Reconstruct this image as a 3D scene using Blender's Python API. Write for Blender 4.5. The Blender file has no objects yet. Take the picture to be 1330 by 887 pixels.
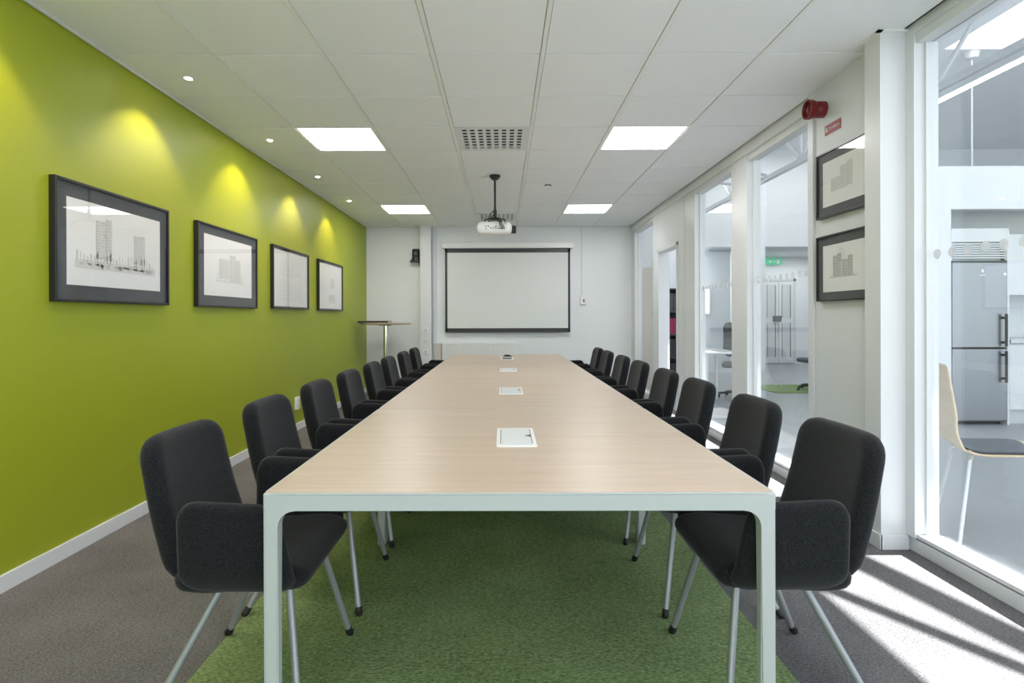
import bpy, bmesh, math, random
from mathutils import Vector, Matrix
random.seed(7)
S = bpy.context.scene
C = S.collection
PI = math.pi
CAMH = 1.174; CEIL = 2.611; XL = -2.158; YB = 9.087; XR = 2.03; Y0 = -1.7

# ------------------------------------------------------------------ camera
F, CX, CY = 745.3, 650.06, 413.25
YAW, PITCH, ROLL = 0.0039, -0.0010, -0.0027
cam = bpy.data.cameras.new('camera'); camo = bpy.data.objects.new('camera', cam); C.objects.link(camo)
def rotm():
    cy, sy = math.cos(YAW), math.sin(YAW); cp, sp = math.cos(PITCH), math.sin(PITCH); cr, sr = math.cos(ROLL), math.sin(ROLL)
    Rz = Matrix(((cy, sy, 0), (-sy, cy, 0), (0, 0, 1))); Rx = Matrix(((1, 0, 0), (0, cp, sp), (0, -sp, cp)))
    Ry = Matrix(((cr, 0, sr), (0, 1, 0), (-sr, 0, cr)))
    return Ry @ Rx @ Rz
RM = rotm()
right, fwd, up = RM[0], RM[1], RM[2]
camo.matrix_world = Matrix(((right[0], up[0], -fwd[0], 0), (right[1], up[1], -fwd[1], 0), (right[2], up[2], -fwd[2], CAMH), (0, 0, 0, 1)))
cam.sensor_fit = 'HORIZONTAL'; cam.sensor_width = 36; cam.lens = F * 36 / 1330
cam.shift_x = (665 - CX) / 1330; cam.shift_y = (CY - 443.5) / 1330
cam.clip_start = 0.02; cam.clip_end = 200
S.camera = camo

# ------------------------------------------------------------------ world, sun, exposure
EXPOSURE = 0.80
WORLD = 1.55
SUN = 18.5
PANEL = 9.8
SPOT = 14.0
HALL = 74.0
S.view_settings.view_transform = 'Standard'; S.view_settings.look = 'None'
S.view_settings.gamma = 1; S.view_settings.use_curve_mapping = False; S.view_settings.exposure = EXPOSURE
w = bpy.data.worlds.new('sky'); S.world = w; w.use_nodes = True
bg = w.node_tree.nodes['Background']; bg.inputs[0].default_value = (0.86, 0.93, 1.0, 1); bg.inputs[1].default_value = WORLD
TAN_E = 1.05
def light(name, kind, loc, power, col=(1, 1, 1), **k):
    l = bpy.data.lights.new(name, kind); l.energy = power; l.color = col
    for a, b in k.items(): setattr(l, a, b)
    o = bpy.data.objects.new(name, l); C.objects.link(o); o.location = loc; return o
sun = light('sun', 'SUN', (8, 2, 9), SUN, (1, 0.99, 0.98), angle=math.radians(0.35))
sun.rotation_euler = Vector((-1, 0.0, -TAN_E)).to_track_quat('-Z', 'Y').to_euler()
# daylight from the roof glazing of the hall next door, then an added fill
a = light('hall_roof_fill', 'AREA', (7.2, 3.3, 4.68), HALL, (0.97, 0.985, 1), shape='RECTANGLE', size=2.7, size_y=8.4)
a2 = light('hall_roof_fill', 'AREA', (5.2, 10.3, 4.6), HALL * 0.75, (0.98, 0.99, 1), shape='RECTANGLE', size=4.5, size_y=2.4)  # added fill below the solid roof, brightens the far walls of the hall

# ------------------------------------------------------------------ materials
def mat(name, col, rough=0.5, metal=0.0, bump=0, bscale=200, spec=0.5, emit=None, estr=0, var=0, vscale=30, sheen=0, coat=0):
    m = bpy.data.materials.new(name); m.use_nodes = True; nt = m.node_tree; n = nt.nodes; L = nt.links
    b = n['Principled BSDF']
    b.inputs['Base Color'].default_value = (*col, 1); b.inputs['Roughness'].default_value = rough
    b.inputs['Metallic'].default_value = metal; b.inputs['Specular IOR Level'].default_value = spec
    b.inputs['Sheen Weight'].default_value = sheen; b.inputs['Coat Weight'].default_value = coat
    if emit: b.inputs['Emission Color'].default_value = (*emit, 1); b.inputs['Emission Strength'].default_value = estr
    tc = n.new('ShaderNodeTexCoord')
    if var:
        t = n.new('ShaderNodeTexNoise'); t.inputs['Scale'].default_value = vscale; t.inputs['Detail'].default_value = 4
        L.new(tc.outputs['Object'], t.inputs['Vector'])
        r = n.new('ShaderNodeMix'); r.data_type = 'RGBA'
        r.inputs[6].default_value = (*[c * (1 - var) for c in col], 1); r.inputs[7].default_value = (*[min(1, c * (1 + var)) for c in col], 1)
        L.new(t.outputs['Fac'], r.inputs[0]); L.new(r.outputs[2], b.inputs['Base Color'])
    if bump:
        t = n.new('ShaderNodeTexNoise'); t.inputs['Scale'].default_value = bscale; t.inputs['Detail'].default_value = 3
        L.new(tc.outputs['Object'], t.inputs['Vector'])
        bp = n.new('ShaderNodeBump'); bp.inputs['Strength'].default_value = bump; bp.inputs['Distance'].default_value = 0.002
        L.new(t.outputs['Fac'], bp.inputs['Height']); L.new(bp.outputs[0], b.inputs['Normal'])
    return m
def carpet(name, c1, c2, sx, sy, bstr, dist=0.004):
    m = bpy.data.materials.new(name); m.use_nodes = True; nt = m.node_tree; n = nt.nodes; L = nt.links
    b = n['Principled BSDF']; b.inputs['Roughness'].default_value = 0.95; b.inputs['Specular IOR Level'].default_value = 0.15
    tc = n.new('ShaderNodeTexCoord'); mp = n.new('ShaderNodeMapping'); mp.inputs['Scale'].default_value = (sx, sy, 60)
    L.new(tc.outputs['Object'], mp.inputs[0])
    t = n.new('ShaderNodeTexNoise'); t.inputs['Scale'].default_value = 1; t.inputs['Detail'].default_value = 2; t.inputs['Distortion'].default_value = 0.6
    L.new(mp.outputs[0], t.inputs['Vector'])
    t2 = n.new('ShaderNodeTexNoise'); t2.inputs['Scale'].default_value = 3; t2.inputs['Detail'].default_value = 3
    L.new(tc.outputs['Object'], t2.inputs['Vector'])
    ad = n.new('ShaderNodeMath'); ad.operation = 'MULTIPLY_ADD'; ad.inputs[1].default_value = 0.25; L.new(t2.outputs['Fac'], ad.inputs[0]); L.new(t.outputs['Fac'], ad.inputs[2])
    cr = n.new('ShaderNodeValToRGB'); cr.color_ramp.elements[0].position = 0.44; cr.color_ramp.elements[1].position = 0.82
    cr.color_ramp.elements[0].color = (*c1, 1); cr.color_ramp.elements[1].color = (*c2, 1)
    L.new(ad.outputs[0], cr.inputs[0]); L.new(cr.outputs[0], b.inputs['Base Color'])
    bp = n.new('ShaderNodeBump'); bp.inputs['Strength'].default_value = bstr; bp.inputs['Distance'].default_value = dist
    L.new(t.outputs['Fac'], bp.inputs['Height']); L.new(bp.outputs[0], b.inputs['Normal'])
    return m
def wood(name, c1, c2, sc=(1.2, 22, 1), rough=0.32):
    m = bpy.data.materials.new(name); m.use_nodes = True; nt = m.node_tree; n = nt.nodes; L = nt.links
    b = n['Principled BSDF']; b.inputs['Roughness'].default_value = rough
    tc = n.new('ShaderNodeTexCoord'); mp = n.new('ShaderNodeMapping'); mp.inputs['Scale'].default_value = sc
    L.new(tc.outputs['Object'], mp.inputs[0])
    t = n.new('ShaderNodeTexNoise'); t.inputs['Scale'].default_value = 1.6; t.inputs['Detail'].default_value = 7; t.inputs['Roughness'].default_value = 0.62; t.inputs['Distortion'].default_value = 0.25
    L.new(mp.outputs[0], t.inputs['Vector'])
    cr = n.new('ShaderNodeValToRGB'); cr.color_ramp.elements[0].position = 0.3; cr.color_ramp.elements[1].position = 0.7
    cr.color_ramp.elements[0].color = (*c1, 1); cr.color_ramp.elements[1].color = (*c2, 1)
    L.new(t.outputs['Fac'], cr.inputs[0]); L.new(cr.outputs[0], b.inputs['Base Color'])
    return m
def fabric(name):
    m = bpy.data.materials.new(name); m.use_nodes = True; nt = m.node_tree; n = nt.nodes; L = nt.links
    b = n['Principled BSDF']; b.inputs['Roughness'].default_value = 0.95; b.inputs['Specular IOR Level'].default_value = 0.1
    b.inputs['Sheen Weight'].default_value = 0.12; b.inputs['Sheen Roughness'].default_value = 0.5
    tc = n.new('ShaderNodeTexCoord')
    t = n.new('ShaderNodeTexNoise'); t.inputs['Scale'].default_value = 420; t.inputs['Detail'].default_value = 2
    L.new(tc.outputs['Object'], t.inputs['Vector'])
    cr = n.new('ShaderNodeValToRGB'); cr.color_ramp.elements[0].position = 0.4; cr.color_ramp.elements[1].position = 0.75
    cr.color_ramp.elements[0].color = (0.006, 0.0065, 0.0075, 1); cr.color_ramp.elements[1].color = (0.030, 0.032, 0.036, 1)
    L.new(t.outputs['Fac'], cr.inputs[0]); L.new(cr.outputs[0], b.inputs['Base Color'])
    bp = n.new('ShaderNodeBump'); bp.inputs['Strength'].default_value = 0.35; bp.inputs['Distance'].default_value = 0.001
    L.new(t.outputs['Fac'], bp.inputs['Height']); L.new(bp.outputs[0], b.inputs['Normal'])
    return m
def glassm(name, tint=(0.97, 0.985, 0.98), ior=1.5):
    m = bpy.data.materials.new(name); m.use_nodes = True; nt = m.node_tree; n = nt.nodes; L = nt.links
    n.remove(n['Principled BSDF']); out = n['Material Output']
    tr = n.new('ShaderNodeBsdfTransparent'); tr.inputs[0].default_value = (*tint, 1)
    gl = n.new('ShaderNodeBsdfGlossy'); gl.inputs['Roughness'].default_value = 0.01
    fr = n.new('ShaderNodeFresnel'); ge = n.new('ShaderNodeNewGeometry'); mr = n.new('ShaderNodeMapRange')
    mr.inputs['To Min'].default_value = ior; mr.inputs['To Max'].default_value = 1 / ior; L.new(ge.outputs['Backfacing'], mr.inputs['Value']); L.new(mr.outputs[0], fr.inputs[0])
    mx = n.new('ShaderNodeMixShader'); L.new(fr.outputs[0], mx.inputs[0]); L.new(tr.outputs[0], mx.inputs[1]); L.new(gl.outputs[0], mx.inputs[2])
    L.new(mx.outputs[0], out.inputs[0]); return m
def steelm(name):
    m = mat(name, (0.30, 0.315, 0.335), 0.36, 1.0); nt = m.node_tree; n = nt.nodes; L = nt.links; b = n['Principled BSDF']
    tc = n.new('ShaderNodeTexCoord'); mp = n.new('ShaderNodeMapping'); mp.inputs['Scale'].default_value = (600, 600, 3)
    t = n.new('ShaderNodeTexNoise'); t.inputs['Scale'].default_value = 1; L.new(tc.outputs['Object'], mp.inputs[0]); L.new(mp.outputs[0], t.inputs['Vector'])
    bp = n.new('ShaderNodeBump'); bp.inputs['Strength'].default_value = 0.15; bp.inputs['Distance'].default_value = 0.001
    L.new(t.outputs['Fac'], bp.inputs['Height']); L.new(bp.outputs[0], b.inputs['Normal']); return m
M = dict(
    green=mat('green_paint', (0.31, 0.365, 0.018), 0.42, bump=0.08, bscale=260, spec=0.4),
    white=mat('white_paint', (0.79, 0.81, 0.83), 0.5, bump=0.05, bscale=200),
    tile=mat('ceiling_tile', (0.87, 0.895, 0.93), 0.85, bump=0.15, bscale=500),
    tbar=mat('ceiling_bar', (0.85, 0.86, 0.86), 0.4),
    trimw=mat('white_trim', (0.71, 0.73, 0.75), 0.35),
    greyw=mat('light_grey_and_shade', (0.68, 0.715, 0.745), 0.5),
    dark=mat('shadow_gap', (0.03, 0.03, 0.03), 0.8),  # near-black: shade of ceiling gaps and vent ducts put into the colour
    floor=carpet('grey_carpet', (0.084, 0.082, 0.086), (0.228, 0.222, 0.230), 110, 260, 0.8),
    gcarp=carpet('green_carpet', (0.130, 0.190, 0.075), (0.33, 0.44, 0.21), 75, 130, 0.9, 0.005),
    hfloor=mat('hall_floor', (0.34, 0.355, 0.375), 0.35, var=0.06, vscale=6),
    oak=wood('birch_veneer', (0.50, 0.388, 0.295), (0.60, 0.472, 0.372)),
    ply=wood('beech_plywood', (0.74, 0.58, 0.40), (0.82, 0.68, 0.50), (1, 1, 14), 0.4),
    tan=mat('tan_veneer', (0.62, 0.53, 0.43), 0.5, var=0.05),
    tframe=mat('table_frame_white', (0.47, 0.50, 0.495), 0.4),
    fab=fabric('charcoal_fabric'),
    leg=mat('silver_lacquer', (0.33, 0.35, 0.37), 0.4, 0.4),
    rubber=mat('black_rubber', (0.012, 0.012, 0.013), 0.55),
    blk=mat('black_plastic', (0.018, 0.019, 0.021), 0.35),
    frame=mat('black_frame', (0.012, 0.012, 0.013), 0.3),
    mount=mat('dark_mat_board', (0.055, 0.062, 0.072), 0.6),
    paper=mat('print_paper', (0.86, 0.87, 0.88), 0.7),
    ink=mat('grey_ink', (0.60, 0.60, 0.60), 0.8),
    ink2=mat('pale_ink', (0.73, 0.73, 0.73), 0.8),
    ink3=mat('dark_ink', (0.42, 0.43, 0.43), 0.8),
    glass=glassm('clear_glass'),
    pglass=glassm('picture_glass', (0.99, 0.99, 0.99), 1.3),
    frost=None,
    plast=mat('white_plastic', (0.82, 0.83, 0.83), 0.35),
    screen=mat('screen_fabric', (0.74, 0.76, 0.76), 0.8),
    chrome=mat('chrome', (0.8, 0.8, 0.8), 0.12, 1.0),
    steel=steelm('brushed_steel'),
    red=mat('red_plastic', (0.17, 0.008, 0.013), 0.35),
    redsign=mat('red_sign', (0.30, 0.02, 0.028), 0.5),
    exitg=mat('exit_green', (0.02, 0.30, 0.16), 0.5, emit=(0.02, 0.42, 0.22), estr=0.5),
    panel=mat('panel_diffuser', (0.9, 0.88, 0.84), 0.5, emit=(1, 0.975, 0.955), estr=PANEL),
    bulb=mat('spot_bulb', (1, 0.9, 0.75), 0.5, emit=(1, 0.86, 0.66), estr=60),
    tube=mat('lit_tube', (1, 1, 1), 0.5, emit=(1, 1, 1), estr=2.2),
    winlit=mat('bright_window', (1, 1, 1), 0.5, emit=(0.95, 1, 0.97), estr=1.6),
    beige=mat('beige_box', (0.60, 0.57, 0.50), 0.6),
    brown=mat('dark_brown_cover', (0.05, 0.035, 0.028), 0.5),
    dgrey=mat('dark_grey_fabric', (0.10, 0.11, 0.12), 0.8),
    pad=mat('blue_grey_pad', (0.10, 0.115, 0.14), 0.35),
    magenta=mat('magenta_binder', (0.35, 0.02, 0.09), 0.5),
    lgrey=mat('pale_grey_metal', (0.62, 0.64, 0.65), 0.4),
)

def frostm():
    m = bpy.data.materials.new('frosted_dots'); m.use_nodes = True; n = m.node_tree.nodes; L = m.node_tree.links; n.remove(n['Principled BSDF'])
    tr = n.new('ShaderNodeBsdfTransparent'); tl_ = n.new('ShaderNodeBsdfTranslucent'); df = n.new('ShaderNodeBsdfDiffuse'); a_ = n.new('ShaderNodeMixShader'); b_ = n.new('ShaderNodeMixShader')
    L.new(tl_.outputs[0], a_.inputs[1]); L.new(df.outputs[0], a_.inputs[2]); b_.inputs[0].default_value = 0.6
    L.new(tr.outputs[0], b_.inputs[1]); L.new(a_.outputs[0], b_.inputs[2]); L.new(b_.outputs[0], n['Material Output'].inputs[0]); return m
M['frost'] = frostm()
# ------------------------------------------------------------------ mesh helpers
def bx(bm, x0, x1, y0, y1, z0, z1, bev=0):
    if x0 > x1: x0, x1 = x1, x0
    if y0 > y1: y0, y1 = y1, y0
    if z0 > z1: z0, z1 = z1, z0
    r = bmesh.ops.create_cube(bm, size=1)
    for v in r['verts']:
        v.co = Vector(((x0 + x1) / 2 + v.co.x * (x1 - x0), (y0 + y1) / 2 + v.co.y * (y1 - y0), (z0 + z1) / 2 + v.co.z * (z1 - z0)))
    if bev:
        es = list({e for v in r['verts'] for e in v.link_edges})
        bmesh.ops.bevel(bm, geom=es, offset=bev, segments=2, affect='EDGES', profile=0.5)
    return bm
def tube(bm, pts, rad, seg=12, cap=True):
    pts = [Vector(p) for p in pts]; rads = rad if isinstance(rad, (list, tuple)) else [rad] * len(pts)
    rings = []; prevn = None
    for i, p in enumerate(pts):
        d = (pts[min(i + 1, len(pts) - 1)] - pts[max(i - 1, 0)]).normalized()
        if prevn is None:
            n = d.orthogonal().normalized()
        else:
            n = (prevn - d * prevn.dot(d)).normalized()
        prevn = n; b = d.cross(n)
        rings.append([bm.verts.new(p + (n * math.cos(2 * PI * k / seg) + b * math.sin(2 * PI * k / seg)) * rads[i]) for k in range(seg)])
    for i in range(len(rings) - 1):
        for k in range(seg):
            bm.faces.new((rings[i][k], rings[i][(k + 1) % seg], rings[i + 1][(k + 1) % seg], rings[i + 1][k]))
    if cap:
        bm.faces.new(rings[0][::-1]); bm.faces.new(rings[-1])
    return bm
def lathe(bm, prof, c=(0, 0, 0), seg=24):
    rings = []
    for r, z in prof:
        rings.append([bm.verts.new((c[0] + r * math.cos(2 * PI * k / seg), c[1] + r * math.sin(2 * PI * k / seg), c[2] + z)) for k in range(seg)] if r > 1e-6 else [bm.verts.new((c[0], c[1], c[2] + z))])
    for i in range(len(rings) - 1):
        A, B = rings[i], rings[i + 1]
        for k in range(seg):
            j = (k + 1) % seg
            if len(A) == 1 and len(B) == 1: continue
            if len(A) == 1: bm.faces.new((A[0], B[j], B[k]))
            elif len(B) == 1: bm.faces.new((A[k], A[j], B[0]))
            else: bm.faces.new((A[k], A[j], B[j], B[k]))
    return bm
def prism(bm, poly, fn, d0, d1):
    a = [bm.verts.new(fn(p[0], p[1], d0)) for p in poly]; b = [bm.verts.new(fn(p[0], p[1], d1)) for p in poly]
    bm.faces.new(a); bm.faces.new(b[::-1])
    for i in range(len(poly)):
        j = (i + 1) % len(poly); bm.faces.new((a[i], b[i], b[j], a[j]))
    return bm
def slab(bm, wd, ht, t, r, R, fn, nu=18, nv=24):
    """upholstered cushion: rounded rectangle wd x ht, thickness t, soft rim; fn(u, v, n) places it"""
    def axis(L_, n):
        out = []
        k = 5
        for i in range(k): out.append(-L_ / 2 + R * (1 - math.cos(PI / 2 * i / k)) if False else -L_ / 2 + R * (i / k) ** 1.6)
        for i in range(n + 1): out.append(-L_ / 2 + R + (L_ - 2 * R) * i / n)
        for i in range(k - 1, -1, -1): out.append(L_ / 2 - R * (i / k) ** 1.6)
        return out
    U, V = axis(wd, nu), axis(ht, nv)
    def place(u, v):
        a = abs(u) - (wd / 2 - R); b = abs(v) - (ht / 2 - R)
        if a > 0 and b > 0:
            m = max(a, b); L_ = math.hypot(a, b); s = m / L_
            uu = math.copysign(wd / 2 - R + a * s, u); vv = math.copysign(ht / 2 - R + b * s, v); d = R - m
        else:
            uu, vv = u, v; d = min(wd / 2 - abs(u), ht / 2 - abs(v))
        h = t / 2 if d >= r else t / 2 * math.sqrt(max(0, 1 - (1 - d / r) ** 2))
        return uu, vv, h
    top = {}; bot = {}
    for i, u in enumerate(U):
        for j, v in enumerate(V):
            uu, vv, h = place(u, v)
            edge = i in (0, len(U) - 1) or j in (0, len(V) - 1)
            top[i, j] = bm.verts.new(fn(uu, vv, h)); bot[i, j] = top[i, j] if edge else bm.verts.new(fn(uu, vv, -h))
    for i in range(len(U) - 1):
        for j in range(len(V) - 1):
            bm.faces.new((top[i, j], top[i + 1, j], top[i + 1, j + 1], top[i, j + 1]))
            bm.faces.new((bot[i, j], bot[i, j + 1], bot[i + 1, j + 1], bot[i + 1, j]))
    return bm
def path(pts):
    """smooth arclength path through 2-D points -> f(s in 0..1) = (point, normal)"""
    P = [Vector(p) for p in pts]; D = []
    for i in range(len(P) - 1):
        p0 = P[max(i - 1, 0)]; p1 = P[i]; p2 = P[i + 1]; p3 = P[min(i + 2, len(P) - 1)]
        for k in range(16):
            t = k / 16
            D.append(0.5 * ((2 * p1) + (p2 - p0) * t + (2 * p0 - 5 * p1 + 4 * p2 - p3) * t * t + (3 * p1 - p0 - 3 * p2 + p3) * t ** 3))
    D.append(P[-1]); L_ = [0]
    for i in range(1, len(D)): L_.append(L_[-1] + (D[i] - D[i - 1]).length)
    tot = L_[-1]
    def f(s):
        x = max(0, min(1, s)) * tot
        i = 1
        while i < len(D) - 1 and L_[i] < x: i += 1
        k = (x - L_[i - 1]) / max(1e-9, L_[i] - L_[i - 1]); p = D[i - 1].lerp(D[i], k)
        a = D[max(i - 2, 0)]; b = D[min(i + 1, len(D) - 1)]; d = (b - a).normalized()
        return p, Vector((-d.y, d.x))
    return f, tot
def obj(name, bm, m, parent=None, smooth=False):
    bmesh.ops.recalc_face_normals(bm, faces=bm.faces)
    me = bpy.data.meshes.new(name); bm.to_mesh(me); bm.free(); me.materials.append(m)
    if smooth:
        for p in me.polygons: p.use_smooth = True
        try: me.set_sharp_from_angle(angle=math.radians(40))
        except Exception: pass
    o = bpy.data.objects.new(name, me); C.objects.link(o)
    if parent: o.parent = parent
    return o
def tag(o, label, cat, group=None, kind=None):
    o['label'] = label; o['category'] = cat
    if group: o['group'] = group
    if kind: o['kind'] = kind
    return o
def thing(name, label, cat, loc=(0, 0, 0), rz=0, group=None):
    o = bpy.data.objects.new(name, None); C.objects.link(o); o.location = loc; o.rotation_euler = (0, 0, rz); o.empty_display_size = 0.1
    return tag(o, label, cat, group)
def kids(o): return [c for c in bpy.data.objects if c.parent == o]
def dup(root, loc, rz, label, group=None):
    r = root.copy(); C.objects.link(r); r.location = loc; r.rotation_euler = (0, 0, rz); r['label'] = label
    if group: r['group'] = group
    for ch in kids(root):
        c = ch.copy(); C.objects.link(c); c.parent = r
        for g in kids(ch):
            d = g.copy(); C.objects.link(d); d.parent = c
    return r
def struct(name, bm, m, parent=None, smooth=False):
    o = obj(name, bm, m, parent, smooth)
    if not parent: o['kind'] = 'structure'
    return o
def sroot(name, loc=(0, 0, 0)):
    o = bpy.data.objects.new(name, None); C.objects.link(o); o.location = loc; o['kind'] = 'structure'; return o
B = bmesh.new

# ------------------------------------------------------------------ room shell
struct('floor', bx(B(), XL - 0.1, 2.17, Y0, YB + 0.1, -0.05, 0), M['floor'])
struct('wall_left', bx(B(), XL - 0.1, XL, Y0, YB + 0.1, 0, CEIL + 0.1), M['green'])
struct('wall_back', bx(B(), XL, 2.2, YB, YB + 0.1, 0, CEIL + 0.1), M['white'])
struct('baseboard_left', bx(B(), XL, XL + 0.014, Y0, YB, 0, 0.075, 0.002), M['trimw'])
# suspended ceiling: tiles and bars in one mesh, fixtures left out of their cells
TX, TY, TS = 0.222, 2.5295, 0.6
panels = [(-3, 3), (1, 3), (-3, 8), (1, 8), (-3, -2), (1, -2)]
vents = [(-1, 3), (-1, 9)]
bmc = B(); bmb = B()
CX0, CX1 = XL + 0.029, 2.02
for i in range(-5, 4):
    for j in range(-8, 12):
        if (i, j) in panels or (i, j) in vents: continue
        x0, x1 = max(TX + TS * i + 0.0145, CX0), min(TX + TS * (i + 1) - 0.0145, CX1)
        y0, y1 = max(TY + TS * j + 0.0045, Y0), min(TY + TS * (j + 1) - 0.0045, YB - 0.01)
        if x1 - x0 < 0.02 or y1 - y0 < 0.02: continue
        bx(bmc, x0, x1, y0, y1, CEIL, CEIL + 0.02, 0.0015)
cl = struct('ceiling', bmc, M['tile'])
for i in range(-4, 4):
    x = TX + TS * i
    if CX0 < x < CX1: bx(bmb, x - 0.0115, x + 0.0115, Y0, YB, CEIL - 0.004, CEIL + 0.012)
bx(bmb, XL + 0.007, XL + 0.023, Y0, YB, CEIL - 0.007, CEIL + 0.012)
obj('grid_bar', bmb, M['tbar'], cl)
obj('ceiling_void', bx(B(), XL - 0.1, 2.3, Y0, YB + 0.1, CEIL + 0.09, CEIL + 0.16), M['dark'], cl)
obj('shadow_gap', bx(B(), XL + 0.0, XL + 0.022, Y0, YB, CEIL + 0.018, CEIL + 0.03), M['dark'], cl)
obj('backing', bx(B(), XL, 2.1, Y0, YB, CEIL + 0.024, CEIL + 0.03), M['greyw'], cl) if False else None

# light panels
plab = {(-3, 3): 'lit square ceiling panel nearest the camera, on the green wall side', (1, 3): 'lit square ceiling panel nearest the camera, on the glass side',
        (-3, 8): 'lit square ceiling panel near the screen, on the green wall side', (1, 8): 'lit square ceiling panel near the screen, on the glass side',
        (-3, -2): 'lit square ceiling panel above and behind the camera, green wall side', (1, -2): 'lit square ceiling panel above and behind the camera, glass side'}
for (i, j) in panels:
    x0, y0 = TX + TS * i, TY + TS * j
    t = thing('ceiling_light_panel', plab[(i, j)], 'ceiling light', (x0 + 0.3, y0 + 0.3, CEIL), 0, 'square ceiling light panels')
    f = B()
    for s in (-1, 1):
        bx(f, s * 0.288, s * 0.276, -0.297, 0.297, 0, 0.03); bx(f, -0.276, 0.276, s * 0.297, s * 0.285, 0, 0.03)
    obj('frame', f, M['tbar'], t); obj('diffuser', bx(B(), -0.276, 0.276, -0.285, 0.285, 0.004, 0.012), M['panel'], t)
for (i, j), lb in zip(vents, ['square white louvred air vent in the ceiling, nearer the camera', 'square white louvred air vent in the ceiling above the projector']):
    t = thing('ceiling_vent', lb, 'air vent', (TX + TS * i + 0.3, TY + TS * j + 0.3, CEIL), 0, 'ceiling air vents')
    f = B()
    for s in (-1, 1):
        bx(f, s * 0.288, s * 0.245, -0.297, 0.297, -0.002, 0.02); bx(f, -0.245, 0.245, s * 0.297, s * 0.255, -0.002, 0.02)
    obj('frame', f, M['trimw'], t)
    g = B()
    for k in range(9):
        x = -0.245 + 0.49 * k / 8; bx(g, x - 0.013, x + 0.013, -0.255, 0.255, -0.001, 0.003)
    for k in range(8):
        y = -0.255 + 0.51 * k / 7; bx(g, -0.245, 0.245, y - 0.014, y + 0.014, 0.0, 0.003)
    obj('louvre', g, M['trimw'], t); obj('dark_duct', bx(B(), -0.245, 0.245, -0.255, 0.255, 0.03, 0.04), M['dark'], t)

# downlights
spots = [1.03, 2.23, 3.43, 4.63, 5.83, 7.03]
snames = ['behind the camera', 'above the nearest framed print', 'nearest of the four in view', 'second in view from the camera', 'third in view from the camera', 'farthest, nearest the screen wall']
for y, sn in zip(spots, snames):
    t = thing('downlight', 'small lit ceiling spotlight by green wall, ' + sn, 'spotlight', (-1.878, y, CEIL), 0, 'downlights along the green wall')
    obj('trim_ring', lathe(B(), [(0.019, 0.0), (0.028, -0.003), (0.034, -0.002), (0.036, 0.0)], seg=28), M['trimw'], t, True)
    obj('bulb', lathe(B(), [(0.0, -0.006), (0.012, -0.005), (0.019, -0.001), (0.019, 0.0)], seg=20), M['bulb'], t, True)
    s = light('spot_beam', 'SPOT', (-1.878, y, CEIL - 0.03), SPOT, (1, 0.74, 0.42), spot_size=math.radians(96), spot_blend=0.5, shadow_soft_size=0.02)
    s.rotation_euler = Vector((-0.24, 0, -1)).to_track_quat('-Z', 'Y').to_euler()
# small discs by the back wall, smoke detector
for (px, lb) in [(-1.65, 'small white round ceiling cover nearest the green wall corner'), (-1.30, 'small white round ceiling cover above the white column'), (-0.77, 'small white round ceiling cover left of the screen casing')]:
    t = obj('ceiling_cover', lathe(B(), [(0, -0.012), (0.05, -0.01), (0.07, -0.002), (0.07, 0.0)], (0, 0, 0)), M['plast'], None, True)
    t.location = (px, 8.86, CEIL); tag(t, lb, 'ceiling cover', 'round covers by the back wall')
t = thing('smoke_detector', 'small white smoke detector on the ceiling right of the projector', 'smoke detector', (0.49, 6.17, CEIL))
obj('base', lathe(B(), [(0, -0.012), (0.05, -0.012), (0.052, 0)]), M['plast'], t, True)
obj('sensor', lathe(B(), [(0, -0.045), (0.026, -0.044), (0.03, -0.026), (0.022, -0.022), (0.022, -0.012)]), M['plast'], t, True)
obj('sensor_gap', lathe(B(), [(0.0225, -0.022), (0.036, -0.020), (0.036, -0.014), (0.0225, -0.012)]), M['dgrey'], t, True)

# ------------------------------------------------------------------ right side: partition
GX = 2.115   # glass plane
# ceiling trim over the partition
def strip(n, x0, x1, y0, y1, z0, z1, m='trimw', bev=0.002, parent=None): return struct(n, bx(B(), x0, x1, y0, y1, z0, z1, bev), M[m], parent)
strip('trim_1', 2.02, 2.2, 3.66, YB, 2.525, CEIL + 0.03)
strip('trim_2', 2.035, 2.2, Y0, 2.90, 2.575, CEIL + 0.03)
strip('trim_3', 2.02, 2.034, Y0, YB, CEIL + 0.012, CEIL + 0.03, 'dark', 0)
struct('wall_right', bx(B(), 1.99, 2.2, 3.03, 3.66, 0, CEIL + 0.02), M['greyw'])
pil = bx(B(), 1.908, 2.0, 2.905, 3.03, 0, CEIL + 0.02); bx(pil, 2.0, 2.14, 2.905, 3.03, 0, CEIL + 0.02)
pl = struct('trim_4', pil, M['trimw'])
cap = B(); bx(cap, 1.885, 1.908, 2.88, 3.05, CEIL - 0.006, CEIL + 0.002); bx(cap, 1.885, 2.035, 2.88, 2.905, CEIL - 0.006, CEIL + 0.002)
obj('ceiling_angle', cap, M['tbar'], pl)
strip('baseboard_right', 1.898, 2.04, 2.893, 2.905, 0, 0.075)
strip('baseboard_side', 1.896, 1.908, 2.893, 3.03, 0, 0.075)
strip('baseboard_panel', 1.978, 1.99, 3.03, 3.66, 0, 0.075)
strip('trim_5', 1.975, 2.2, 3.66, 3.72, 0, CEIL)
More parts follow.
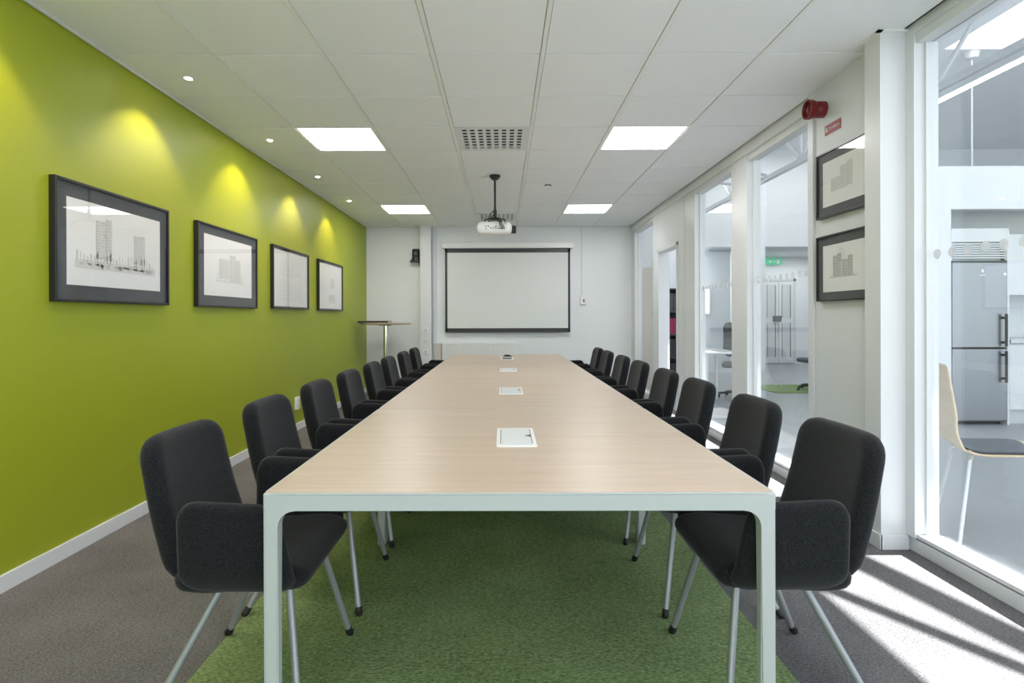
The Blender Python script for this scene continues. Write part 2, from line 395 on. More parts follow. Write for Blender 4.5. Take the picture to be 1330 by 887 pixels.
def window(name, y0, y1, z0, z1, fw0, fw1, dots=True, sillx=2.05, x0=2.035, x1=2.13, head=0.05):
    """frame around y0..y1, posts fw0 (near) and fw1 (far)"""
    r = sroot(name)
    f = B()
    bx(f, x0, x1, y0, y0 + fw0, z0, z1, 0.002); bx(f, x0, x1, y1 - fw1, y1, z0, z1, 0.002)
    bx(f, x0 + 0.01, x1, y0 + fw0, y1 - fw1, z1 - head, z1, 0.002); bx(f, x0 + 0.012, x1, y0 + fw0, y1 - fw1, z0, z0 + 0.02, 0.002)
    # glazing bead
    bx(f, GX - 0.03, GX + 0.03, y0 + fw0, y0 + fw0 + 0.014, z0, z1 - head); bx(f, GX - 0.03, GX + 0.03, y1 - fw1 - 0.014, y1 - fw1, z0, z1 - head)
    obj('window_frame', f, M['trimw'], r)
    p = obj('window_pane', bx(B(), GX - 0.004, GX + 0.004, y0 + fw0 + 0.003, y1 - fw1 - 0.003, z0 + 0.02, z1 - head), M['glass'], r)
    if dots:
        d = B(); y = y1 - fw1 - 0.05
        while y > max(y0 + fw0, 0) + 0.03:
            vs = [(0.024 * math.cos(2 * PI * k / 20), 0.024 * math.sin(2 * PI * k / 20)) for k in range(20)]
            prism(d, vs, lambda u, v, n, y=y: (n, y + u, 1.478 + v), GX - 0.0055, GX - 0.0045); y -= 0.093
        obj('frosted_dots', d, M['frost'], r)
    s = B(); bx(s, sillx, GX - 0.03, y0, y1, 0.0, z0 - 0.008, 0.003); bx(s, GX - 0.03, 2.2, y0, y1, 0, z0, 0.003)
    obj('window_sill', s, M['trimw'], r)
    return r
window('window_1', Y0, 2.905, 0.075, 2.575, 0.05, 0.06)
window('window_2', 3.72, 5.09, 0.075, 2.525, 0.02, 0.30)
window('window_3', 5.09, 6.42, 0.075, 2.525, 0.02, 0.33)
window('window_4', 7.74, YB, 0.075, 2.525, 0.03, 0.25, False)
# solid panel with the doorway
pw = B(); bx(pw, XR, 2.13, 6.42, 6.66, 0, CEIL); bx(pw, XR, 2.13, 7.46, 7.74, 0, CEIL); bx(pw, XR, 2.13, 6.66, 7.46, 2.03, CEIL)
struct('wall_right_door', pw, M['greyw'])  # grey of this slanting face is shade put into the colour
d1 = sroot('door_1')
f = B(); bx(f, 2.015, 2.14, 6.64, 6.68, 0, 2.05, 0.003); bx(f, 2.015, 2.14, 7.43, 7.48, 0, 2.05, 0.003); bx(f, 2.015, 2.14, 6.64, 7.48, 2.01, 2.05, 0.003)
obj('door_frame', f, M['trimw'], d1)
lf = B()
for y0_, y1_, z0_, z1_ in ((7.50, 8.28, 1.9, 2.0), (7.50, 8.28, 0.02, 0.14), (7.50, 7.60, 0.14, 1.9), (8.18, 8.28, 0.14, 1.9)): bx(lf, 2.145, 2.175, y0_, y1_, z0_, z1_)
dl = obj('door_leaf', lf, M['trimw'], d1); obj('door_glass', bx(B(), 2.156, 2.164, 7.60, 8.18, 0.14, 1.9), M['glass'], dl)
t = thing('light_switch', 'white double light switch beside the doorway in the glass wall', 'switch', (2.03, 6.54, 1.25))
obj('plate', bx(B(), -0.01, 0, -0.04, 0.04, -0.06, 0.06, 0.003), M['plast'], t)
for z in (-0.022, 0.022): obj('rocker', bx(B(), -0.014, -0.009, -0.022, 0.022, z - 0.017, z + 0.017, 0.002), M['trimw'], t)

# ------------------------------------------------------------------ back wall fittings
t = thing('column_box', 'white boxed service column beside the wall camera', 'column', (-1.20, YB, 0))
cb = bx(B(), -0.085, 0.085, -0.14, 0, 0, CEIL, 0.004); obj('casing', cb, M['trimw'], t)
obj('edge_strip', bx(B(), -0.089, -0.084, -0.142, 0, 0, CEIL), M['beige'], t)
for z in (0.64, 0.81, 0.98):
    s = obj('socket', bx(B(), -0.045, 0.045, -0.152, -0.139, z - 0.04, z + 0.04, 0.004), M['plast'], t)
    obj('socket_cover', lathe(B(), [(0, 0.003), (0.026, 0.003), (0.03, 0.0)], seg=20), M['lgrey'], s)
    c = kids(s)[0]; c.rotation_euler = (PI / 2, 0, 0); c.location = (0, -0.1522, z)
t = thing('cable_duct', 'slim grey metal cable duct running floor to ceiling beside column', 'cable duct', (-1.07, YB, 0))
obj('channel', bx(B(), -0.024, 0.024, -0.03, 0, 0, CEIL, 0.003), M['lgrey'], t)
obj('cover', bx(B(), -0.012, 0.012, -0.036, -0.03, 0, CEIL, 0.002), M['trimw'], t)
for z in (0.78, 1.37, 2.02): obj('clip', bx(B(), -0.034, 0.034, -0.04, 0, z - 0.012, z + 0.012, 0.002), M['trimw'], t)
# wall camera
t = thing('wall_camera', 'black swivel conference camera mounted on the back wall', 'camera', (-1.36, YB, 2.06))
obj('bracket', bx(B(), -0.09, 0.07, -0.16, 0, -0.012, 0.006, 0.004), M['blk'], t)
obj('camera_base', lathe(B(), [(0, 0.006), (0.075, 0.006), (0.07, 0.045), (0, 0.045)], (0, -0.09, 0)), M['blk'], t, True)
obj('camera_head', lathe(B(), [(0, 0.05), (0.055, 0.05), (0.06, 0.07), (0.058, 0.18), (0.05, 0.19), (0, 0.19)], (0, -0.09, 0)), M['blk'], t, True)
obj('lens', tube(B(), [(0, -0.14, 0.12), (0, -0.155, 0.12)], 0.028, 16), M['dgrey'], t, True)
obj('cable', tube(B(), [(0.03, -0.05, 0.0), (0.05, -0.05, -0.06), (0.09, -0.03, -0.08), (0.12, -0.01, -0.02), (0.11, -0.005, 0.1)], 0.007, 8), M['blk'], t, True)
# screen
zs0, zs1 = 0.958, 2.262; sx0, sx1 = -0.905, 1.062
t = thing('projection_screen', 'white pull-down projection screen with black border on the back wall', 'screen', ((sx0 + sx1) / 2, YB, 0))
hw = (sx1 - sx0) / 2
obj('casing', bx(B(), -hw - 0.045, hw + 0.045, -0.12, 0, zs1, zs1 + 0.09, 0.008), M['plast'], t)
obj('fabric', bx(B(), -hw, hw, -0.062, -0.058, zs0, zs1), M['screen'], t)
b_ = B(); bx(b_, -hw, -hw + 0.035, -0.065, -0.0625, zs0, zs1); bx(b_, hw - 0.035, hw, -0.065, -0.0625, zs0, zs1)
bx(b_, -hw, hw, -0.065, -0.0625, zs1 - 0.065, zs1); bx(b_, -hw, hw, -0.065, -0.0625, zs0, zs0 + 0.05)
obj('black_border', b_, M['blk'], t); obj('weight_bar', bx(B(), -hw, hw, -0.075, -0.05, zs0 - 0.014, zs0 + 0.004, 0.004), M['blk'], t)
for x in (-0.6, 0.7): obj('mounting_bracket', bx(B(), x - 0.03, x + 0.03, -0.07, 0, zs1 + 0.09, zs1 + 0.105, 0.003), M['lgrey'], t)
# radiator
t = thing('radiator', 'white ribbed panel radiator under the projection screen', 'radiator', (-0.36, YB - 0.004, 0))
rb = bx(B(), -0.60, 0.60, -0.09, -0.03, 0.18, 0.76, 0.006)
k = -0.58
while k < 0.58:
    bx(rb, k, k + 0.022, -0.102, -0.088, 0.20, 0.745, 0.004); k += 0.040
obj('panel', rb, M['plast'], t); obj('top_grille', bx(B(), -0.6, 0.6, -0.1, -0.02, 0.758, 0.772, 0.003), M['plast'], t)
obj('side_cover', bx(B(), -0.70, -0.61, -0.08, 0, 0.15, 0.775, 0.004), M['beige'], t)
for x in (-0.5, 0.5): obj('wall_bracket', bx(B(), x - 0.02, x + 0.02, -0.03, 0, 0.1, 0.7), M['plast'], t)
# wall control with conduit
t = thing('wall_control', 'small white control box with conduit right of the screen', 'wall switch', (1.255, YB, 1.45))
obj('box', bx(B(), -0.03, 0.05, -0.035, 0, -0.07, 0.07, 0.005), M['plast'], t)
obj('button', bx(B(), 0.012, 0.034, -0.04, -0.034, -0.035, 0.01, 0.003), M['dgrey'], t)
obj('conduit', bx(B(), -0.008, 0.008, -0.014, 0, 0.07, CEIL - 1.45, 0.002), M['trimw'], t)
# wall socket on the green wall
t = thing('wall_socket', 'white wall socket low on the green wall', 'socket', (XL, 5.97, 0.29))
obj('plate', bx(B(), 0, 0.028, -0.045, 0.045, -0.065, 0.065, 0.006), M['plast'], t)
for z in (-0.03, 0.03): obj('outlet', lathe(B(), [(0, 0.002), (0.02, 0.002), (0.022, 0)], seg=16), M['lgrey'], t)
for q, c in enumerate([c for c in kids(t) if c.name.startswith('outlet')]): c.rotation_euler = (0, PI / 2, 0); c.location = (0.0282, 0, -0.03 + 0.06 * q)
# projector
t = thing('ceiling_projector', 'white projector hanging from the ceiling on a black pole', 'projector', (-0.075, 5.80, 0))
obj('ceiling_plate', lathe(B(), [(0, CEIL), (0.055, CEIL), (0.055, CEIL - 0.02), (0.03, CEIL - 0.045), (0.018, CEIL - 0.05), (0, CEIL - 0.05)]), M['blk'], t, True)
obj('pole', tube(B(), [(0, 0, CEIL - 0.04), (0, 0, 2.24)], 0.011, 14), M['blk'], t, True)
obj('pole_joint', tube(B(), [(0, 0, 2.27), (0, 0, 2.25), (0, 0, 2.20), (0, 0, 2.185)], [0.012, 0.019, 0.019, 0.012], 14), M['blk'], t, True)
mb = B()
for p in [(-0.10, -0.08), (0.10, -0.08), (-0.08, 0.10), (0.10, 0.10)]:
    tube(mb, [(0, 0, 2.19), (p[0] * 0.5, p[1] * 0.5, 2.165), (p[0], p[1], 2.15), (p[0], p[1], 2.12)], 0.007, 8)
bx(mb, -0.045, 0.045, -0.045, 0.045, 2.155, 2.175, 0.003); obj('mount_bracket', mb, M['blk'], t, True)
pb = B()
slab(pb, 0.35, 0.27, 0.125, 0.045, 0.045, lambda u, v, n: (u - 0.005, v, 2.066 + n), 6, 6)
obj('projector_body', pb, M['plast'], t, True)
obj('lens_housing', tube(B(), [(0.165, 0.02, 2.066), (0.205, 0.02, 2.066), (0.212, 0.02, 2.066)], [0.040, 0.040, 0.032], 24), M['blk'], t, True)
pp = B()
for (u, z, w_, h_) in [(-0.09, 2.075, 0.012, 0.008), (-0.09, 2.05, 0.012, 0.008), (-0.065, 2.077, 0.012, 0.012), (-0.04, 2.06, 0.014, 0.008), (-0.015, 2.06, 0.008, 0.014), (0.008, 2.075, 0.018, 0.007), (0.008, 2.058, 0.018, 0.007), (0.04, 2.056, 0.02, 0.008), (0.07, 2.054, 0.02, 0.008)]:
    bx(pp, u - w_ / 2, u + w_ / 2, -0.138, -0.130, z - h_ / 2, z + h_ / 2)
obj('port', pp, M['blk'], t); obj('cable_clip', bx(B(), 0.085, 0.115, -0.12, -0.10, 2.10, 2.118), M['blk'], t)
for q, (x1_, xb) in enumerate([(0.055, 0.03), (0.07, 0.055), (0.085, 0.08)]):
    obj('cable', tube(B(), [(-0.01, -0.03, 2.21), (-0.05, -0.07, 2.17), (0.0, -0.12, 2.15), (x1_ * 0.7, -0.16, 2.12), (x1_, -0.165, 2.07), (x1_ + 0.01, -0.14, 2.05)], 0.0045, 8), M['blk'], t, True)
obj('cable', tube(B(), [(0, -0.01, 2.26), (-0.035, -0.03, 2.23), (-0.06, -0.03, 2.19), (-0.07, 0.0, 2.14)], 0.0045, 8), M['blk'], t, True)
# standing table
t = thing('standing_table', 'tall round standing table with chrome column in the far left corner', 'table', (-1.735, 8.50, 0))
obj('tabletop', lathe(B(), [(0, 1.075), (0.36, 1.075), (0.375, 1.085), (0.378, 1.10), (0.372, 1.104), (0, 1.104)], seg=48), M['oak'], t, True)
obj('top_plate', lathe(B(), [(0, 1.06), (0.10, 1.06), (0.11, 1.075), (0, 1.075)]), M['chrome'], t, True)
obj('column', lathe(B(), [(0.034, 0.02), (0.034, 1.065)]), M['chrome'], t, True)
obj('base', lathe(B(), [(0, 0), (0.26, 0), (0.265, 0.008), (0.10, 0.022), (0.034, 0.05), (0, 0.05)], seg=40), M['chrome'], t, True)
t = thing('closed_folder', 'dark brown flat folder lying on the tall round table', 'folder', (-1.86, 8.34, 1.104))
obj('cover', bx(B(), -0.22, 0.22, -0.14, 0.14, 0.0, 0.028, 0.005), M['brown'], t); obj('pages', bx(B(), -0.215, 0.222, -0.135, 0.135, 0.007, 0.021), M['beige'], t)
# alarm sounder and sign
t = thing('alarm_sounder', 'round red fire alarm sounder high on the wall by the glass', 'alarm', (1.99, 3.56, 2.455))
def ax(o): o.rotation_euler = (0, -PI / 2, 0)
o = obj('mounting_base', lathe(B(), [(0, 0), (0.050, 0), (0.050, 0.05), (0.046, 0.055), (0, 0.055)]), M['red'], t, True); ax(o)
o = obj('horn_ring', lathe(B(), [(0.040, 0.055), (0.052, 0.06), (0.060, 0.085), (0.060, 0.105), (0.052, 0.108), (0.046, 0.085), (0.03, 0.075), (0, 0.075)]), M['red'], t, True); ax(o)
o = obj('sounder_dome', lathe(B(), [(0.028, 0.072), (0.026, 0.09), (0.015, 0.10), (0, 0.102)]), M['red'], t, True); ax(o)
t = thing('alarm_sign', 'small red sign with white icon and lettering under the alarm', 'sign', (1.99, 3.46, 2.315))
obj('plate', bx(B(), -0.004, 0, -0.082, 0.082, -0.030, 0.030), M['redsign'], t)
def text(s, size, m, parent, loc, rot, name='lettering', align='CENTER'):
    c = bpy.data.curves.new(name, 'FONT'); c.body = s; c.size = size; c.align_x = align; c.align_y = 'CENTER'; c.extrude = 0.0004
    o = bpy.data.objects.new(name, c); C.objects.link(o); dg = bpy.context.evaluated_depsgraph_get()
    me = bpy.data.meshes.new_from_object(o.evaluated_get(dg)); bpy.data.objects.remove(o); me.materials.clear(); me.materials.append(m)
    o = bpy.data.objects.new(name, me); C.objects.link(o); o.parent = parent; o.location = loc; o.rotation_euler = rot; return o
text('Brandlarm', 0.026, M['paper'], t, (-0.0052, -0.018, 0), (PI / 2, 0, -PI / 2))
ic = B(); bx(ic, -0.006, -0.0041, 0.05, 0.07, -0.014, 0.006); bx(ic, -0.006, -0.0041, 0.055, 0.065, 0.008, 0.016); obj('icon', ic, M['paper'], t)

# ------------------------------------------------------------------ framed prints
def q2(bm, u0, u1, v0, v1):
    vs = [bm.verts.new((u, v, 0)) for u, v in ((u0, v0), (u1, v0), (u1, v1), (u0, v1))]; bm.faces.new(vs)
def building(dk, lt, u, v, w_, h_, floors, cols, seed):
    rnd = random.Random(seed)
    q2(lt, u, u + w_, v, v + h_)
    for k in range(floors):
        z = v + h_ * (k + 0.25) / floors
        q2(dk, u, u + w_ * 0.30, z, z + h_ / floors * 0.4)
        for c in range(cols):
            if rnd.random() < 0.75:
                uu = u + w_ * (0.38 + 0.6 * c / cols); q2(dk, uu, uu + w_ * 0.3 / cols, z, z + h_ / floors * 0.45)
    q2(dk, u, u + 0.0025, v, v + h_); q2(dk, u + w_, u + w_ + 0.002, v, v + h_); q2(dk, u, u + w_, v + h_, v + h_ + 0.002)
def drawing(kind, pw_, ph):
    dk, lt = B(), B(); rnd = random.Random(kind)
    if kind == 0:
        building(dk, lt, -0.18, -0.07, 0.07, 0.20, 13, 3, 1); building(dk, lt, -0.105, -0.075, 0.045, 0.22, 13, 2, 2)
        building(dk, lt, 0.13, -0.07, 0.055, 0.16, 11, 3, 3); building(dk, lt, 0.19, -0.075, 0.04, 0.17, 11, 2, 4)
        for k in range(26):
            u = -0.32 + 0.64 * k / 26; h = rnd.uniform(0.015, 0.06); q2(dk if k % 4 == 0 else lt, u, u + 0.01, -0.09, -0.09 + h)
        q2(lt, -0.33, 0.33, -0.125, -0.085); q2(dk, -0.33, 0.33, -0.127, -0.125)
        for k in range(30):
            u = rnd.uniform(-0.3, 0.3); q2(dk, u, u + 0.03, -0.10 - rnd.random() * 0.02, -0.098)
    elif kind == 1:
        building(dk, lt, -0.17, -0.09, 0.16, 0.15, 8, 4, 5); building(dk, lt, 0.0, -0.10, 0.10, 0.20, 10, 3, 6); building(dk, lt, 0.10, -0.10, 0.08, 0.17, 9, 3, 7)
        q2(lt, -0.22, 0.24, -0.115, -0.10)
        for u in (-0.2, -0.19, 0.2, 0.215): q2(lt, u, u + 0.008, -0.10, -0.04)
        q2(dk, -0.3, -0.24, -0.2, -0.197)
    elif kind == 2:
        for (u, v, w_, h_) in [(-0.3, 0.08, 0.25, 0.12), (0.0, 0.06, 0.25, 0.16), (-0.3, -0.2, 0.26, 0.2), (0.02, -0.2, 0.26, 0.2)]:
            for k in range(5): q2(lt, u, u + w_, v + h_ * k / 5, v + h_ * k / 5 + 0.004)
            for k in range(7): q2(lt, u + w_ * k / 7, u + w_ * k / 7 + 0.004, v, v + h_ * 0.8)
            q2(dk, u, u + w_, v, v + 0.003)
        q2(dk, -0.006, -0.002, -0.22, 0.24); q2(dk, -0.3, 0.3, 0.04, 0.043)
    elif kind == 3:
        building(dk, lt, -0.02, -0.02, 0.14, 0.12, 6, 3, 9); building(dk, lt, -0.1, -0.18, 0.25, 0.08, 4, 5, 10)
        q2(lt, -0.1, 0.22, 0.16, 0.165); q2(lt, -0.1, 0.2, -0.2, -0.19)
    elif kind == 4:
        building(dk, lt, -0.12, -0.055, 0.09, 0.075, 4, 3, 11); building(dk, lt, -0.025, -0.055, 0.065, 0.13, 7, 2, 12); building(dk, lt, 0.04, -0.05, 0.05, 0.14, 7, 2, 13)
    else:
        building(dk, lt, -0.10, -0.05, 0.035, 0.12, 7, 2, 14); building(dk, lt, -0.06, -0.05, 0.04, 0.13, 8, 2, 15)
        building(dk, lt, -0.01, -0.05, 0.05, 0.09, 6, 3, 16); building(dk, lt, 0.045, -0.05, 0.045, 0.11, 7, 2, 17)
        q2(lt, -0.14, 0.13, -0.058, -0.05)
    return dk, lt
def picture(label, y0, y1, z0, z1, mu, mt, mbm, side, kind, group):
    """side -1 = on the green wall (faces +X); side 1 = on the right wall (faces -X)"""
    x = XL if side < 0 else 1.99
    wd, ht = y1 - y0, z1 - z0
    t = thing('framed_print', label, 'picture', (x, (y0 + y1) / 2, (z0 + z1) / 2), PI / 2 if side < 0 else -PI / 2, group)
    # local: x along wall, -y towards the room, z up
    fw = 0.014 if side < 0 else 0.010; f = B()
    for s in (-1, 1):
        bx(f, s * wd / 2, s * (wd / 2 - fw), -0.032, 0, -ht / 2, ht / 2, 0.0015); bx(f, -wd / 2 + fw, wd / 2 - fw, -0.032, 0, s * ht / 2, s * (ht / 2 - fw), 0.0015)
    obj('frame', f, M['frame'], t)
    obj('mat_board', bx(B(), -wd / 2 + fw, wd / 2 - fw, -0.020, -0.012, -ht / 2 + fw, ht / 2 - fw), M['mount'], t)
    pw_, ph = wd - 2 * mu, ht - mt - mbm; zc = (mbm - mt) / 2
    p = obj('print', bx(B(), -pw_ / 2, pw_ / 2, -0.0215, -0.0201, zc - ph / 2, zc + ph / 2), M['paper'], t)
    dk, lt = drawing(kind, pw_, ph)
    ms = {5: ('ink3', 'ink')}.get(kind, ('ink', 'ink2'))
    for bm_, m_, yy in ((lt, ms[1], -0.0219), (dk, ms[0], -0.0222)):
        for v in bm_.verts: v.co = Vector((v.co.x, yy, zc + v.co.y))
        obj('drawing', bm_, M[m_], p)
    obj('picture_glass', bx(B(), -wd / 2 + fw, wd / 2 - fw, -0.0265, -0.025, -ht / 2 + fw, ht / 2 - fw), M['pglass'], t)
picture('large black-framed print of two tower blocks on the green wall, nearest the camera', 2.72, 3.655, 1.258, 1.862, 0.085, 0.085, 0.085, -1, 0, 'framed prints on the green wall')
picture('black-framed print of stepped apartment blocks with dark mat, second on the green wall', 4.0, 4.975, 1.258, 1.862, 0.10, 0.075, 0.085, -1, 1, 'framed prints on the green wall')
picture('black-framed plan drawing with thin grey border, third on the green wall', 5.32, 6.30, 1.265, 1.866, 0.045, 0.035, 0.025, -1, 2, 'framed prints on the green wall')
picture('black-framed pale print nearest the back wall on the green wall', 6.65, 7.64, 1.265, 1.866, 0.045, 0.035, 0.025, -1, 3, 'framed prints on the green wall')
picture('upper small black-framed building print beside the white column', 3.055, 3.595, 1.775, 2.173, 0.062, 0.062, 0.065, 1, 4, 'small framed prints below the red alarm')
picture('lower small black-framed building print beside the white column', 3.055, 3.595, 1.268, 1.666, 0.062, 0.062, 0.055, 1, 5, 'small framed prints below the red alarm')

# ------------------------------------------------------------------ carpet runner and tables
g = struct('floor_green_carpet', bx(B(), -1.02, 0.945, Y0, 8.3, 0.0, 0.003), M['gcarp'])
TW0, TW1 = -0.650, 0.735; TZ = 0.702; TY0 = 1.545; TL = 1.45
def make_table():
    hw_ = (TW1 - TW0) / 2; hl = TL / 2 - 0.002
    t = thing('conference_table', '', 'table', ((TW0 + TW1) / 2, TY0 + TL / 2, 0.003), 0, 'birch tables joined end to end')
    top = B(); z1 = TZ - 0.003
    for s in (-1, 1): bx(top, -hw_ + 0.006, hw_ - 0.006, s * 0.0008, s * (hl - 0.006), z1 - 0.014, z1, 0.0012)
    obj('tabletop', top, M['oak'], t)
    f = B(); z0 = z1 - 0.050
    # rail ring with a slim lip round the top
    for s in (-1, 1):
        bx(f, -hw_ + 0.03, hw_ - 0.03, s * hl, s * (hl - 0.030), z0, z1 - 0.007, 0.002); bx(f, s * hw_, s * (hw_ - 0.030), -hl + 0.03, hl - 0.03, z0, z1 - 0.007, 0.002)
        bx(f, -hw_ + 0.02, hw_ - 0.02, s * hl, s * (hl - 0.008), z1 - 0.007, z1 - 0.0012, 0.001); bx(f, s * hw_, s * (hw_ - 0.008), -hl + 0.02, hl - 0.02, z1 - 0.007, z1 - 0.0012, 0.001)
    for sx in (-1, 1):   # corner pieces with rounded edge
        for sy in (-1, 1):
            bx(f, sx * hw_, sx * (hw_ - 0.038), sy * hl, sy * (hl - 0.034), z0 + 0.001, z1 - 0.0014, 0.005)
    obj('frame', f, M['tframe'], t)
    lw = 0.040
    for sx in (-1, 1):
        for sy in (-1, 1):
            b = B(); R_ = 0.045
            poly = [(0, 0), (lw, 0), (lw, z0 - R_)]
            for k in range(1, 9):
                a_ = PI / 2 * k / 8; poly.append((lw + R_ - R_ * math.cos(a_), z0 - R_ + R_ * math.sin(a_)))
            poly += [(lw + R_, z0 + 0.02), (0.0, z0 + 0.02)]
            prism(b, poly, lambda u, v, n: (sx * (hw_ - u), sy * (hl - n), v), 0.0, 0.034)
            bmesh.ops.bevel(b, geom=[e for e in b.edges if abs(e.verts[0].co.z - e.verts[1].co.z) > 0.3], offset=0.006, segments=3, affect='EDGES')
            obj('leg', b, M['tframe'], t)
    return t
tl = ['birch-topped white-framed table section nearest the camera', 'birch-topped table section, second from the camera', 'birch-topped table section, third from the camera', 'birch-topped table section at the screen end']
tb = make_table(); tb['label'] = tl[0]
for k in range(1, 4): dup(tb, (tb.location.x, TY0 + TL / 2 + TL * k, 0.003), 0, tl[k])
# cable hatches
hz = TZ
def make_hatch():
    t = thing('cable_hatch', '', 'cable hatch', ((TW0 + TW1) / 2 + 0.008, 2.265, hz), 0, 'white cable hatches in the tabletop')
    fr = B(); slab(fr, 0.152, 0.345, 0.008, 0.004, 0.014, lambda u, v, n: (u, v, 0.0 + max(n, 0)), 3, 3); obj('frame', fr, M['plast'], t, True)
    obj('lid', bx(B(), -0.056, 0.056, -0.155, 0.155, 0.0041, 0.0062, 0.001), M['trimw'], t)
    g_ = B(); bx(g_, -0.0605, -0.058, -0.135, 0.135, 0.004, 0.0052); bx(g_, 0.058, 0.0605, -0.135, 0.135, 0.004, 0.0052); obj('slot', g_, M['dgrey'], t)
    k_ = B(); prism(k_, [(0.035, -0.005), (0.058, -0.02), (0.058, 0.02)], lambda u, v, n: (u, v, n), 0.0062, 0.0072); obj('finger_notch', k_, M['blk'], t)
    return t
h = make_hatch(); h['label'] = 'white closed cable hatch in the table, nearest the camera'
dup(h, (h.location.x, 3.69, hz), 0, 'white closed cable hatch in the table, second from the camera')
dup(h, (h.location.x, 5.17, hz), 0, 'white closed cable hatch in the table, third from the camera')
t = thing('cable_hatch', 'open white cable hatch with black sockets at the screen end of table', 'cable hatch', (h.location.x, 6.62, hz), 0, 'white cable hatches in the tabletop')
fr = B(); slab(fr, 0.152, 0.345, 0.008, 0.004, 0.014, lambda u, v, n: (u, v, 0.0 + max(n, 0)), 3, 3); obj('frame', fr, M['plast'], t, True)
obj('socket_well', bx(B(), -0.055, 0.05, -0.13, -0.02, 0.0041, 0.012, 0.002), M['blk'], t)
obj('lid', bx(B(), -0.06, 0.06, -0.02, 0.0, 0.004, 0.02, 0.002), M['plast'], t)
wd_ = B(); prism(wd_, [(-0.05, 0.02), (-0.02, 0.042), (0.02, 0.042), (0.06, 0.022), (0.03, 0.018)], lambda u, v, n: (u, n, v), 0.0, 0.1)
obj('raised_socket', wd_, M['blk'], t)

# ------------------------------------------------------------------ armchairs
def make_chair():
    t = thing('armchair', '', 'chair', (0, 0, 0.003), 0, 'charcoal armchairs around the table')
    fb, Lb = path([(-0.268, 0.820), (-0.248, 0.73), (-0.222, 0.62), (-0.196, 0.53), (-0.166, 0.455), (-0.110, 0.422)])
    bk = B()
    def back(u, v, n):
        s = 0.5 - v / Lb * 1.0
        p, nn = fb(s); wfac = 1.0 + 0.10 * s
        bow = 0.020 * (u / 0.2) ** 2 * (1 - 0.5 * s)
        return (p.x + nn.x * n + bow, u * wfac, p.y + nn.y * n)
    slab(bk, 0.410, Lb, 0.066, 0.030, 0.072, back, 12, 20); obj('backrest', bk, M['fab'], t, True)
    fs, Ls = path([(-0.158, 0.424), (-0.06, 0.416), (0.05, 0.424), (0.14, 0.430), (0.195, 0.422), (0.224, 0.402)])
    st = B()
    def seat(u, v, n):
        p, nn = fs(0.5 + v / Ls); return (p.x + nn.x * n, u, p.y + nn.y * n)
    slab(st, 0.485, Ls, 0.068, 0.033, 0.050, seat, 12, 12); obj('seat', st, M['fab'], t, True)
    for s in (-1, 1):
        ar = B(); z0, z1 = 0.385, 0.650; L_ = 0.280
        def arm(u, v, n, s=s):
            z = (z0 + z1) / 2 + v; k = (z - z0) / (z1 - z0)
            x = 0.022 + u + 0.055 * (1 - k) * (0.5 + u / L_); z += 0.014 * k * (0.5 - u / L_)
            inn = 0.045 * max(0, (0.30 - k) / 0.30) ** 1.5
            return (x, s * (0.252 - inn + n + 0.012 * k), z)
        slab(ar, L_, z1 - z0, 0.046, 0.022, 0.058, arm, 12, 12); obj('armrest', ar, M['fab'], t, True)
    fr = bx(B(), -0.10, 0.16, -0.16, 0.16, 0.374, 0.392, 0.004)
    obj('underframe', fr, M['blk'], t)
    for (fx, tx) in ((0.225, 0.150), (-0.228, -0.035)):
        for s in (-1, 1):
            top = Vector((tx, s * 0.145, 0.395)); foot = Vector((fx, s * 0.262, 0.0)); d = (foot - top)
            e = foot - d * 0.05
            l = obj('leg', tube(B(), [top, e], 0.0110, 14), M['leg'], t, True)
            obj('foot_cap', tube(B(), [foot - d * 0.075, foot - d * 0.03, Vector((fx, s * 0.262, 0.010)), Vector((fx, s * 0.262, 0.0))], [0.0128, 0.0132, 0.0135, 0.0115], 14), M['rubber'], l, True)
    return t
L_ch = [(-0.793, 1.86, 0), (-0.793, 2.52, 0), (-0.793, 3.19, 0), (-0.793, 3.85, 0), (-0.793, 4.55, 0), (-0.793, 5.19, 0), (-0.793, 5.98, 0), (-0.793, 6.72, 0)]
R_ch = [(0.850, 1.87, 0), (0.855, 2.50, 0), (0.855, 3.22, 0), (0.855, 3.86, 0), (0.855, 4.60, 0), (0.855, 5.27, 0), (0.855, 6.02, 0), (0.855, 6.62, 0)]
ords = ['nearest the camera', 'second from the camera', 'third from the camera', 'fourth from the camera', 'fifth from the camera', 'sixth from the camera', 'seventh from the camera', 'farthest, by the screen']
ch = make_chair(); first = True
for rows, rz, side in ((L_ch, 0, 'green wall'), (R_ch, PI, 'glass wall')):
    for (x, y, da), od in zip(rows, ords):
        lb = 'charcoal fabric armchair with grey metal legs on the %s side, %s' % (side, od)
        if first: ch.location = (x, y, 0.003); ch.rotation_euler = (0, 0, rz + da); ch['label'] = lb; ch['group'] = 'armchairs on the green wall side'; first = False
        else: dup(ch, (x, y, 0.003), rz + da, lb, 'armchairs on the %s side' % side)

# ------------------------------------------------------------------ the hall behind the glass
HZ = 4.7; HY = 12.15
struct('floor_hall', bx(B(), 2.17, 14, Y0, 17, -0.05, 0), M['hfloor'])
hc = B()
SK = (5.84, 6.78, -1.0, 7.6)
bx(hc, 2.2, SK[0], Y0, HY + 5, HZ, HZ + 0.1); bx(hc, SK[1], 14, Y0, HY + 5, HZ, HZ + 0.1); bx(hc, SK[0], SK[1], Y0, SK[2], HZ, HZ + 0.1); bx(hc, SK[0], SK[1], SK[3], HY + 5, HZ, HZ + 0.1); bx(hc, SK[0], SK[1], 2.84, 3.7, HZ, HZ + 0.1)  # last box: unseen strip across the glazing, added to shade the plywood chair
struct('ceiling_hall', hc, M['tile'])
